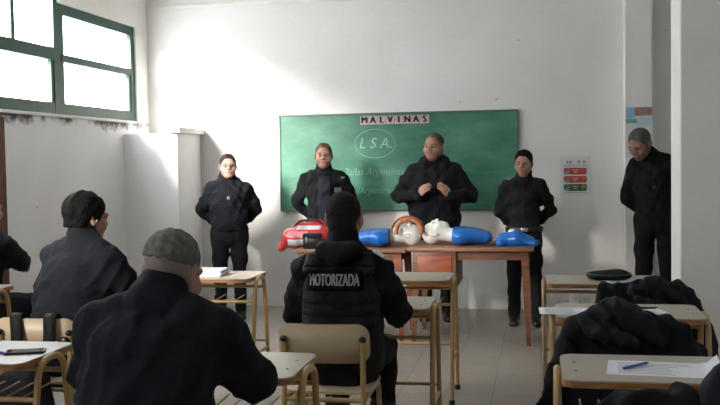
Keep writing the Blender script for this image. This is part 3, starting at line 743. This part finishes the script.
# ================================================================== TEACHER TABLES
def teacher_table(label, x0, x1, y0, y1, zt, m_ped, ped, legs):
    t = thing('teacher_table', label, 'table', ((x0 + x1) / 2, (y0 + y1) / 2, 0)); w, d = (x1 - x0) / 2, (y1 - y0) / 2
    MB().box((-w, -d, zt - .028), (w, d, zt), .004).build('tabletop', M_TABTOP, t)
    a = MB()
    a.box((-w + .05, -d + .05, zt - .10), (w - .05, -d + .07, zt - .026)); a.box((-w + .05, d - .07, zt - .10), (w - .05, d - .05, zt - .026))
    a.box((-w + .05, -d + .05, zt - .10), (-w + .07, d - .05, zt - .026)); a.box((w - .07, -d + .05, zt - .10), (w - .05, d - .05, zt - .026))
    a.build('apron', M_DWOOD, t)
    for sx in (-1, 1):
        for sy in (-1, 1):
            lx, ly = sx * (w - .075), sy * (d - .075); b = MB()
            tx, ty = sx * (w - .045), sy * (d - .03)
            b.add([(lx - .032, ly - .032, zt - .028), (lx + .032, ly - .032, zt - .028), (lx + .032, ly + .032, zt - .028), (lx - .032, ly + .032, zt - .028),
                   (tx - .016, ty - .016, 0), (tx + .016, ty - .016, 0), (tx + .016, ty + .016, 0), (tx - .016, ty + .016, 0)],
                  [(0, 1, 2, 3), (7, 6, 5, 4), (0, 4, 5, 1), (1, 5, 6, 2), (2, 6, 7, 3), (3, 7, 4, 0)])
            b.build('leg', legs, t, False)
    if ped:
        px0, px1, pz = ped; px0 -= (x0 + x1) / 2; px1 -= (x0 + x1) / 2
        b = MB(); b.box((px0, -d + .02, pz), (px1, d - .06, zt - .026), .004); q = b.build('pedestal', M_DWOOD, t)
        fr_ = MB(); fr_.box((px0 + .035, -d + .008, pz + .03), (px1 - .035, -d + .02, zt - .06), .006); fr_.build('front_panel', m_ped, q)
    return t
teacher_table('brown wooden teacher table with drawer pedestal, carrying the white manikin heads at right', -1.06, -.045, 7.62, 8.38, .785, M_RWOOD, (-1.01, -.665, .45), M_DWOOD)
teacher_table('reddish wooden teacher table at left, carrying the red bag', -2.0, -1.07, 7.62, 8.32, .772, M_RWOOD, (-1.97, -1.62, .42), M_RWOOD)

# ---- things on the tables
def manikin(label, x, y, z, d):
    """training manikin lying along X: d = +1 head to the right of its torso, -1 to the left"""
    t = thing('training_manikin', label, 'manikin', (x, y, z), 0)
    F = SDF((-.30, -.22, -.02), (.30, .22, .26), .006)
    F.limb([(-d * .135, 0, .058), (-d * .02, 0, .074), (d * .115, 0, .075)], [.10, .15, .165], [.056, .070, .070], side=(0, 1, 0), k=.02)
    F.limb([(d * .06, -.12, .07), (d * .06, .12, .07)], .06, k=.04)
    F.plane((0, 0, -1), 0); F.plane((d, 0, 0), .135); F.folds(.002, (30, 20, 20), x)
    F.build('torso', M_BLUEVINYL, t)
    F = SDF((-.02 if d > 0 else -.42, -.12, -.02), (.42 if d > 0 else .02, .12, .26), .0045)
    hc = np.array((d * .285, 0, .103)); R = np.array([[0, 0, d], [1 * d, 0, 0], [0, 1, 0]], float)
    R = np.stack([np.array((0, d, 0)), np.array((0, 0, -1)), np.array((d, 0, 0))], 1).astype(float)   # face (-y) looks up, crown (+z) points along d
    head_sdf(F, hc, R, .98)
    F.limb([(d * .10, 0, .075), hc - np.array((d * .07, 0, .02))], [.062, .052], k=.03)
    F.build('head', M_WHITEPL, t)
    return t
manikin('resuscitation manikin with blue torso on the left, its white face under an orange strap', -1.375, 7.93, .7765, 1)
manikin('resuscitation manikin with long blue torso at right, its bare white head toward the other head', -.575, 7.93, .789, -1)
# infant manikin / small blue bundle at the right end
t = thing('infant_manikin', 'small blue vinyl infant manikin with white top at the right end of the table', 'manikin', (-.19, 7.86, .785))
F = SDF((-.24, -.15, -.02), (.24, .15, .18), .0055)
F.limb([(-.10, 0, .045), (0, 0, .055), (.11, 0, .035)], [.08, .10, .07], [.06, .075, .045], side=(0, 1, 0), k=.02)
F.limb([(-.09, -.06, .03), (-.13, -.09, .028)], .028, k=.02); F.limb([(.09, -.05, .028), (.15, -.08, .022)], .024, k=.02); F.limb([(.09, .05, .028), (.17, .05, .02)], .022, k=.02)
F.plane((0, 0, -1), 0); F.build('torso', M_BLUEVINYL, t)
F = SDF((-.12, -.1, .05), (.1, .1, .18), .005); F.ell((-.03, 0, .105), (.038, .045, .034)); F.build('white_cap', M_WHITEPL, t)
m = MB(); m.tube(fillet([(-.12, -.02, .012), (-.19, -.06, .01), (-.24, -.03, .01)], .03), .007, 8); m.build('cord', M_BLACKPL, t)
# orange strap
t = thing('headband', 'orange patterned headband arching over the face of the left manikin', 'headband', (-1.08, 7.93, .785))
A_ = np.linspace(-.15, pi + .15, 31)
MB().tube([(.012 + .105 * cos(a), -.125 + .03 * sin(a), .115 + .105 * sin(a)) for a in A_], .019, 10).build('padded_band', M_ORANGE, t)
MB().tube([(.0 + .135 * cos(a), -.085 + .03 * sin(a), .125 + .115 * sin(a)) for a in A_], .010, 8).build('outer_band', mat('brown_orange_band', (150, 92, 58), .6, var=.5, vscale=50), t)
# red bag
t = thing('first_aid_bag', 'shiny red and white vinyl bag at the left end of the teacher tables', 'bag', (-1.96, 7.95, .776))
F = SDF((-.30, -.22, -.06), (.30, .22, .28), .0065)
F.limb([(-.13, 0, .075), (.12, 0, .085)], [.085, .09], [.13, .13], side=(0, 0, 1), k=.04)
F.limb([(-.14, -.02, .05), (.15, -.02, .06)], [.07, .07], [.15, .15], side=(0, 0, 1), k=.05)
F.limb([(-.06, .02, .15), (.10, .02, .165)], .05, k=.05)
F.limb([(-.20, -.05, .015), (-.225, -.06, -.015)], [.045, .035], k=.03)
F.folds(.007, (26, 14, 30), 1.3); F.plane((0, 0, -1), .045)
F2 = F.D; sl, X, Y, Z = F.sub(F.lo - 1, F.lo + 9); F.D = np.where((X > -.04) & (Z < .001), 1.0, F.D).astype(np.float32)
rb = F.build('bag_shell', M_REDVINYL, t)
def on_front(name, rect, m_): return cloth_panel(name, rect, rb, (0, 1, 0), .004, m_, t)
on_front('white_patch', (-.14, .02, .015, .065), M_GREYPL); on_front('white_stripe', (-.08, .13, .145, .175), M_GREYPL)
on_front('pink_patch', (-.15, .03, .08, .13), mat('pale_pink_vinyl', (230, 140, 146), .35))
m = MB().tube(fillet([(-.12, -.02, .15), (-.08, -.03, .215), (.10, -.03, .225), (.15, -.02, .15)], .05), .012, 10).build('carry_handle', mat('dark_red_webbing', (96, 24, 28), .7), t)
# black case
t = thing('camera_case', 'small black padded case in front of the red bag', 'case', (-1.865, 7.70, .772))
MB().box((-.075, -.04, 0), (.075, .045, .118), .014).build('case_body', M_BLACKPL, t)
MB().box((-.077, -.044, .085), (.077, .049, .128), .012).build('lid', M_VEST, t)
MB().box((-.05, -.048, .05), (-.035, -.038, .10), .003).build('clasp', M_BUCKLE, t)

# ---- things on the desks
def sheet(name, label, x, y, w, d, rz, z=DH, n=1, lines=True, curl=None, cat='paper', group=None, m_=None):
    t = thing(name, label, cat, (x, y, z), rz, group)
    th = .0012 * n; nx = 12; V = []; F = []
    for zz in (0, th):
        for j in (0, 1):
            for i in range(nx + 1):
                u = i / nx - .5; dz = 0
                if curl and u > .36: dz = curl * ((u - .36) / .14) ** 2
                V.append((u * w, (j - .5) * d, zz + dz + .0006))
    k = nx + 1
    for i in range(nx):
        F += [(i, i + 1, k + i + 1, k + i), (2 * k + i, 2 * k + i + 1, 3 * k + i + 1, 3 * k + i), (i, i + 1, 2 * k + i + 1, 2 * k + i), (k + i, k + i + 1, 3 * k + i + 1, 3 * k + i)]
    F += [(0, k, 3 * k, 2 * k), (nx, k + nx, 3 * k + nx, 2 * k + nx)]
    MB().add(V, F).build('sheet', m_ or M_PAPER, t)
    if lines:
        ln = MB()
        for q in range(8):
            ln.box((-w * .40, -d * .38 + q * d * .1, th + .0008), (w * (.05 + .25 * random.random()), -d * .38 + q * d * .1 + .0022, th + .0014))
        ln.build('handwriting', M_GREYINK, t, False)
    return t
def pen(label, x, y, z, rz, m_, L=.14):
    t = thing('pen', label, 'pen', (x, y, z + .0055), rz)
    MB().tube([(-L / 2, 0, 0), (L * .18, 0, 0), (L * .40, 0, 0)], [.005, .005, .0048], 10).build('barrel', m_, t)
    MB().tube([(L * .40, 0, 0), (L / 2, 0, 0)], [.0045, .0012], 8).build('tip', M_BLACKPL, t)
    MB().tube([(-L / 2, 0, 0), (-L * .1, 0, 0)], [.0056, .0056], 10).build('cap', m_, t)
    return t
sheet('loose_sheet', 'torn notebook sheet with frayed edge and blue pen on the lower right desk', .415, 3.40, .37, .235, -.10, curl=.035)
pen('blue pen lying on the torn notebook sheet at lower right', .33, 3.42, DH + .0032, .85, M_BLUEPEN)
sheet('loose_sheet', 'white sheet sticking out over the left edge of the middle right desk', .13, 4.655, .27, .20, .03)
sheet('loose_sheet', 'white sheet under a black pen on the middle right desk', .485, 4.69, .18, .20, .25)
pen('black pen lying on the white sheet of the middle right desk', .49, 4.73, DH + .0032, .1, M_BLACKPL)
sheet('loose_sheet', 'white sheet half under the dark cap on the desk by the pier', .50, 5.82, .25, .17, .1)
t = thing('beret', 'flat dark cap with green piping lying on the desk by the pier', 'cap', (.41, 5.90, DH + .002))
F = SDF((-.2, -.2, -.01), (.2, .2, .08), .005); F.ell((0, 0, .020), (.135, .115, .030)); F.ell((.04, 0, .035), (.07, .06, .02)); F.plane((0, 0, -1), 0); F.folds(.002, (30, 30, 10)); F.build('crown', M_JACKET, t)
MB().tube([(.128 * cos(a), .108 * sin(a), .032) for a in np.linspace(0, 2 * pi, 41)], .0045, 6, False).build('piping', M_DKGREEN, t)
t = thing('paper_stack', 'thick stack of white paper on the desk before the woman in glasses', 'paper stack', (-2.20, 5.97, DH + .0012), .05)
b = MB()
for k in range(5): b.box((-.15 + .004 * (k % 2), -.105, k * .007), (.15 + .005 * (k % 3), .105, k * .007 + .0066))
b.build('sheets', M_PAPER, t, False)
MB().box((-.152, -.107, .035), (.154, .107, .0365)).build('cover_sheet', M_GREYPL, t, False)
t = thing('mobile_phone', 'dark mobile phone lying on the lower left desk', 'phone', (-2.01, 3.43, DH), .35)
MB().prism(rrect(.15, .076, .010), 0, .009).build('phone_body', M_BLACKPL, t)
MB().prism(rrect(.140, .066, .006), .009, .0096).build('screen', M_SCREEN, t)
pen('blue and white pen beside the phone on the lower left desk', -2.125, 3.41, DH, -.35, M_BLUEPEN, .13)

# shoulder bag straps over the left chair
t = thing('backpack', 'black backpack hung by its straps on the left chair', 'backpack', (-2.39, 4.40, 0))
F = SDF((-.24, -.46, .18), (.24, -.2, .62), .007); F.limb([(0, -.33, .30), (0, -.33, .50)], [.15, .13], [.055, .05], k=.03); F.folds(.003, (20, 10, 24)); F.build('bag_body', M_VEST, t)
for x in (-.075, .085):
    V = []; F_ = []
    path = [(-.275, .50), (-.262, .60), (-.257, .70), (-.262, .775), (-.245, .788), (-.222, .775), (-.20, .66), (-.19, .56)]
    s_ = MB()
    for k, (y, z) in enumerate(path): V += [(x - .03 + (k * .004 if x > 0 else -.001 * k), y, z), (x + .03 + (k * .004 if x > 0 else -.001 * k), y, z)]
    F_ = [(2 * k, 2 * k + 1, 2 * k + 3, 2 * k + 2) for k in range(len(path) - 1)]
    o = s_.add(V, F_).build('shoulder_strap', M_VEST, t); md = o.modifiers.new('webbing', 'SOLIDIFY'); md.thickness = .009; md.offset = 1
MB().ball((.165, -.255, .665), (.028, .014, .022), 10).build('buckle', M_BLACKPL, t)

# ================================================================== JACKETS HUNG ON CHAIRS
def hung_jacket(label, x, y, rz, lump, sleeves=True, seed=0.0, wide=1.0, hood=.075, drop=.36):
    """a jacket over a chair's backrest; its local origin is the chair's own"""
    t = thing('black_jacket', label, 'jacket', (x, y, 0), rz, None)
    F = SDF((-.48, -.52, .25), (.48, .06, 1.08), .0075)
    F.limb([(0, -.24, .775), (0, -.25, .64), (0, -.265, drop)], np.array([.19, .25, .30]) * wide, [.062, .075, .075], k=.03)
    F.limb([(-.17 * wide, -.235, .775), (.17 * wide, -.235, .775)], .062, k=.04)
    if sleeves:
        for e in (-1, 1): F.limb([(e * .20 * wide, -.24, .755), (e * .285 * wide, -.26, .60), (e * .315 * wide, -.265, .42), (e * .30 * wide, -.26, .30)], [.068, .062, .055, .05], k=.03)
    F.folds(.011, (16, 8, 18), seed, 1.1); F.folds(.008, (-30, 12, 9), seed + 1, 1.0); F.folds(.016, (13, 9, 8), seed + 3, .9, True); F.folds(.008, (-17, 12, 22), seed + 4, 1.0, True)
    b = F.build('jacket_shell', M_JACKET, t)
    F = SDF((-.48, -.52, .55), (.48, .06, 1.08), .0065)
    F.limb([(lump[0] - .10, -.27, lump[1] - .035), (lump[0], -.25, lump[1]), (lump[0] + .11, -.255, lump[1] - .04)], [hood * .8, hood, hood * .75], k=.04)
    F.limb([(lump[0] - .07, -.33, lump[1] - .07), (lump[0] + .06, -.335, lump[1] - .10)], [hood * .5, hood * .45], k=.04)
    F.limb([(lump[0] + .10, -.27, lump[1] - .04), (lump[0] + .19, -.29, lump[1] - .12)], [hood * .6, hood * .4], k=.04)
    F.folds(.012, (20, 14, 12), seed + 6, 1.0, True); F.folds(.006, (-26, 18, 30), seed + 8, 1.0, True)
    F.build('hood', M_HOOD, t)
    return t
hung_jacket('black padded jacket hung on the chair behind the desk with the dark cap', .56, 5.50, 0, (.03, .81), seed=.5, hood=.06)
hung_jacket('black jacket hung on the middle chair of the right row, its hood lumped on top', .36, 4.36, 0, (-.05, .84), seed=2.2, hood=.078, wide=1.02)
hung_jacket('rumpled black jacket at the bottom right corner, nearest the camera', .47, 3.06, 0, (.13, .865), seed=4.1, hood=.09, wide=1.35)

# ================================================================== STANDING INSTRUCTORS
def behind(J, out=.31, z=.62):
    s = J['s']; H = J['head'][2] + .118 * s
    for e, n in ((1, 'l'), (-1, 'r')):
        J['el' + n] = (e * out, .10, z * H); J['wr' + n] = (e * .07, .205, .545 * H)
    return J
BH = {'l': ((-.9, .1, -.4), (0, 1, 0), (0, .2, 1), .5), 'r': ((.9, .1, -.4), (0, 1, 0), (0, .2, 1), .5)}
def front_panel(name, root, jk, rect, m_, th=.004, off=.002, nx=10, nz=10): return cloth_panel(name, rect, jk, (0, 1, 0), off, m_, root, th, nx, nz)

J = behind(standing(1.585, 1.10, 1.05), .265, .66)
r1, j1, A1 = person('stocky woman in glasses and black fleece standing at far left, hands behind her back', (-2.93, 8.72, 0), .30, J, 'fair', M_HAIRBRN, 'tail', yaw=.10, fat=1.06, hands=BH, hem=.855, bulk=1.06, jacket=M_NAVY, collar=.075)
front_panel('zipper', r1, j1, (-.004, .004, 1.12, 1.30), M_VEST); front_panel('badge', r1, j1, (-.012, .012, 1.155, 1.185), M_BADGE)
front_panel('chest_seam', r1, j1, (-.15, .15, 1.085, 1.092), M_VEST, nx=24, nz=2)
hc = A1['head']; s = J['s'] * HS; R = Matrix.Rotation(.10, 3, 'Z'); gl = MB()
for e in (-1, 1):
    gl.tube([Vector(hc) + R @ (Vector((e * .030 + .020 * cos(a), -.102, .002 + .0145 * sin(a))) * s) for a in np.linspace(0, 2 * pi, 21)], .0016, 6, False)
    gl.tube([Vector(hc) + R @ (Vector((e * .050, -.100, .006)) * s), Vector(hc) + R @ (Vector((e * .079, .0, .008)) * s)], .0015, 6)
gl.tube([Vector(hc) + R @ (Vector((-.010, -.102, .006)) * s), Vector(hc) + R @ (Vector((.010, -.102, .006)) * s)], .0016, 6)
gl.build('glasses', M_BLACKPL, r1)

J = behind(standing(1.675, 1.0, 1.08), .27, .66)
r2, j2, A2 = person('person with cropped fair hair in open black jacket, standing before the chalkboard', (-2.02, 8.86, 0), .20, J, 'tan', M_HAIRFAIR, 'short', hands=BH, hem=.80, hair_t=.004, collar=.055, jacket=M_JACKET, bulk=1.04, hairline=.080)
front_panel('shirt_front', r2, j2, (-.055, .06, .82, 1.36), M_SHIRT, nx=12, nz=30); front_panel('badge', r2, j2, (.10, .165, 1.205, 1.25), M_BADGE)
front_panel('epaulette', r2, j2, (.165, .20, 1.335, 1.35), M_BADGE, nx=4, nz=2)

J = standing(1.745, 1.22, 1.16)
J['ell'] = (.335, -.03, 1.155); J['elr'] = (-.335, -.03, 1.165); J['wrl'] = (.135, -.27, 1.165); J['wrr'] = (-.145, -.27, 1.175)
HM = {'l': ((-.55, -.30, .75), (-.6, .55, -.1), (-.1, -.5, .8), .22), 'r': ((.55, -.45, .62), (.6, .5, -.2), (.1, -.4, .9), .34)}
r3, j3, A3 = person('heavyset man in a black hooded jacket at the centre, gesturing with both hands', (-.955, 8.80, 0), .10, J, 'tan', M_HAIRBUZZ, 'short', yaw=-.42, nod=.02, fat=1.16, hands=HM, hem=.78, bulk=1.08, hood=True, collar=.05, hair_t=.003, stubble=(92, 70, 60), hairline=.094, torso=(.186, .186, .196, .165, .09))
front_panel('zipper', r3, j3, (-.005, .005, .85, 1.36), M_VEST, nx=2, nz=30)

J = behind(standing(1.572, .93, 1.0), .235, .665)
J['elr'] = (-.215, .06, 1.02)
r4, j4, A4 = person('woman with dark tied-back hair and black jacket tucked under a belt, right of the chalkboard', (-.135, 8.64, 0), .03, J, 'tan', M_HAIRBLK, 'bun', yaw=-.22, nod=.13, hands=BH, hem=.855, bulk=1.0, collar=.06)
front_panel('zipper', r4, j4, (-.004, .004, .90, 1.25), M_VEST, nx=2, nz=20)
F = SDF((-.3, -.3, .80), (.3, .3, .94), .006); F.limb([(0, 0, .835), (0, 0, .90)], .168, .135, k=0); F.plane((0, 0, 1), .885); F.plane((0, 0, -1), -.845)
F.build('belt', M_BOOT, r4); MB().box((-.03, -.147, .848), (.03, -.137, .882), .003).build('belt_buckle', M_BUCKLE, r4)

J = standing(1.79, .96, 1.0)
J['head'] = (-.125, -.11, 1.605); J['neck'] = (-.035, .0, 1.485)
for e, n in ((1, 'l'), (-1, 'r')): J['el' + n] = (e * .255, .09, 1.13); J['wr' + n] = (e * .09, .20, .95)
r5, j5, A5 = person('grey-haired man in black standing between pillar and pier, head bowed', (1.02, 8.82, 0), -.18, J, 'brown', M_HAIRGREY, 'short', yaw=-.50, nod=.50, hands=BH, hem=.84, bulk=1.02, collar=.05, stubble=(90, 76, 68), hair_t=.009)
front_panel('zipper', r5, j5, (-.0045, .0045, 1.14, 1.42), M_VEST, nx=2, nz=20); front_panel('badge', r5, j5, (-.012, .01, 1.215, 1.235), M_BADGE)

# ================================================================== SEATED TRAINEES (they face the board)
J = seated(1.35, 1.0, 1.12, .05)
for e, n in ((1, 'l'), (-1, 'r')): J['sh' + n] = (e * .185, -.04, .96); J['el' + n] = (e * .255, -.10, .76); J['wr' + n] = (e * .19, -.36, .79)
r6, j6, A6 = person('seated man from behind whose black vest reads MOTORIZADA', (-.935, 4.44, 0), pi, J, 'brown', M_HAIRCROP, 'short', bulk=1.06, hair_t=.005, collar=.06, h=.0068, hood=False)
F = SDF((-.34, -.36, .44), (.34, .34, 1.14), .0075)
sm = (A6['shl'] + A6['shr']) / 2
F.limb([(0, 0, .56), A6['waist'], A6['chest'], sm - (0, 0, .03)], np.array([.19, .19, .19, .145]) * 1.05, np.array([.168, .166, .162, .112]) * 1.06, k=.02)
for e in (-1, 1): F.limb([(e * .13, .09, .98), (e * .115, -.02, 1.085), (e * .12, -.16, .99)], .045, .02, side=(1, 0, 0), k=.02)
F.plane((0, 0, 1), 1.06); F.plane((0, 0, -1), -.50); F.plane((0, .9968, .08), .186); F.folds(.002, (9, 9, 26), 3.0)
vest = F.build('tactical_vest', M_VEST, r6)
B = (0, -1, 0)
pn = cloth_panel('name_panel', (-.125, .149, .893, .99), vest, B, .006, M_BLACKPANEL, r6, .005, 20, 8)
me = text_mesh('MOTORIZADA', .080, .455, .0022, .0)
for v in me.vertices: v.co = (-v.co.x + .012, 0, v.co.y + .942)
drape('lettering', me, vest, B, .014, M_GREYTXT, pn)
for z in (.83, .775, .72, .665): cloth_panel('webbing_strap', (-.18, .18, z, z + .025), vest, B, .005, M_JACKET, r6, .004, 24, 2)
cloth_panel('webbing_strap', (-.17, .17, 1.005, 1.02), vest, B, .005, M_JACKET, r6, .004, 24, 2)
F = SDF((-.34, -.2, .95), (.34, .2, 1.2), .006); F.limb([(-.165, .03, 1.075), (-.215, .03, 1.045)], .030, .008, side=(0, 1, 0), k=0); F.build('white_shoulder_tab', M_GREYPL, r6)
F = SDF((-.2, -.1, .9), (.2, .28, 1.16), .006); F.limb([(-.07, .09, 1.08), (0, .125, 1.045), (.07, .09, 1.08)], .036, k=.02); F.limb([(-.08, .03, 1.09), (0, .085, 1.085), (.08, .03, 1.09)], .035, k=.03); F.build('folded_hood', M_JACKET, r6)

J = seated(1.365, 1.12, 1.22, .12)
J['head'] = (.02, -.165, 1.218); J['neck'] = (0, -.12, 1.095)
for e, n in ((1, 'l'), (-1, 'r')): J['el' + n] = (e * .255, -.20, .84)
person('seated man with thick black hair and dark fleece at left, turned to his right', (-2.40, 4.50, 0), pi - .42, J, 'tan', M_HAIRBLK, 'thick', nape=-.045, jacket=M_NAVY, yaw=-.12, nod=.10, hair_t=.018, collar=.04, h=.0068, bulk=1.16)

J = seated(1.31, 1.06, 1.04, .20, 1.06)
J['neck'] = (0, -.18, 1.05); J['head'] = (-.015, -.27, 1.147)
J['shl'] = (.19, -.17, .985); J['shr'] = (-.20, -.17, .975); J['chest'] = (0, -.11, .87)
J['ell'] = (.275, -.27, .80); J['elr'] = (-.285, -.27, .80); J['wrl'] = (.12, -.50, .80); J['wrr'] = (-.10, -.52, .80)
r8, j8, A8 = person('large seated man with cropped grey hair leaning over his desk in the left foreground', (-1.20, 2.66, 0), pi, J, 'tan', M_HAIRSILVER, 'short', nod=.30, yaw=-.15, tilt=-.12, nape=.022, hair_t=.0035, collar=.055, h=.007, bulk=1.12, jacket=M_NAVY, fat=1.1)

J = seated(1.33, .88, 1.0, .08)
J['ell'] = (.20, -.24, .84); J['wrl'] = (.08, -.44, .80); J['elr'] = (-.205, -.20, .84); J['wrr'] = (-.06, -.42, .80)
person('leftmost seated person in black, cut off by the left picture edge', (-3.735, 5.80, 0), pi - .1, J, 'tan', M_HAIRBLK, 'short', h=.0075, bulk=1.05)
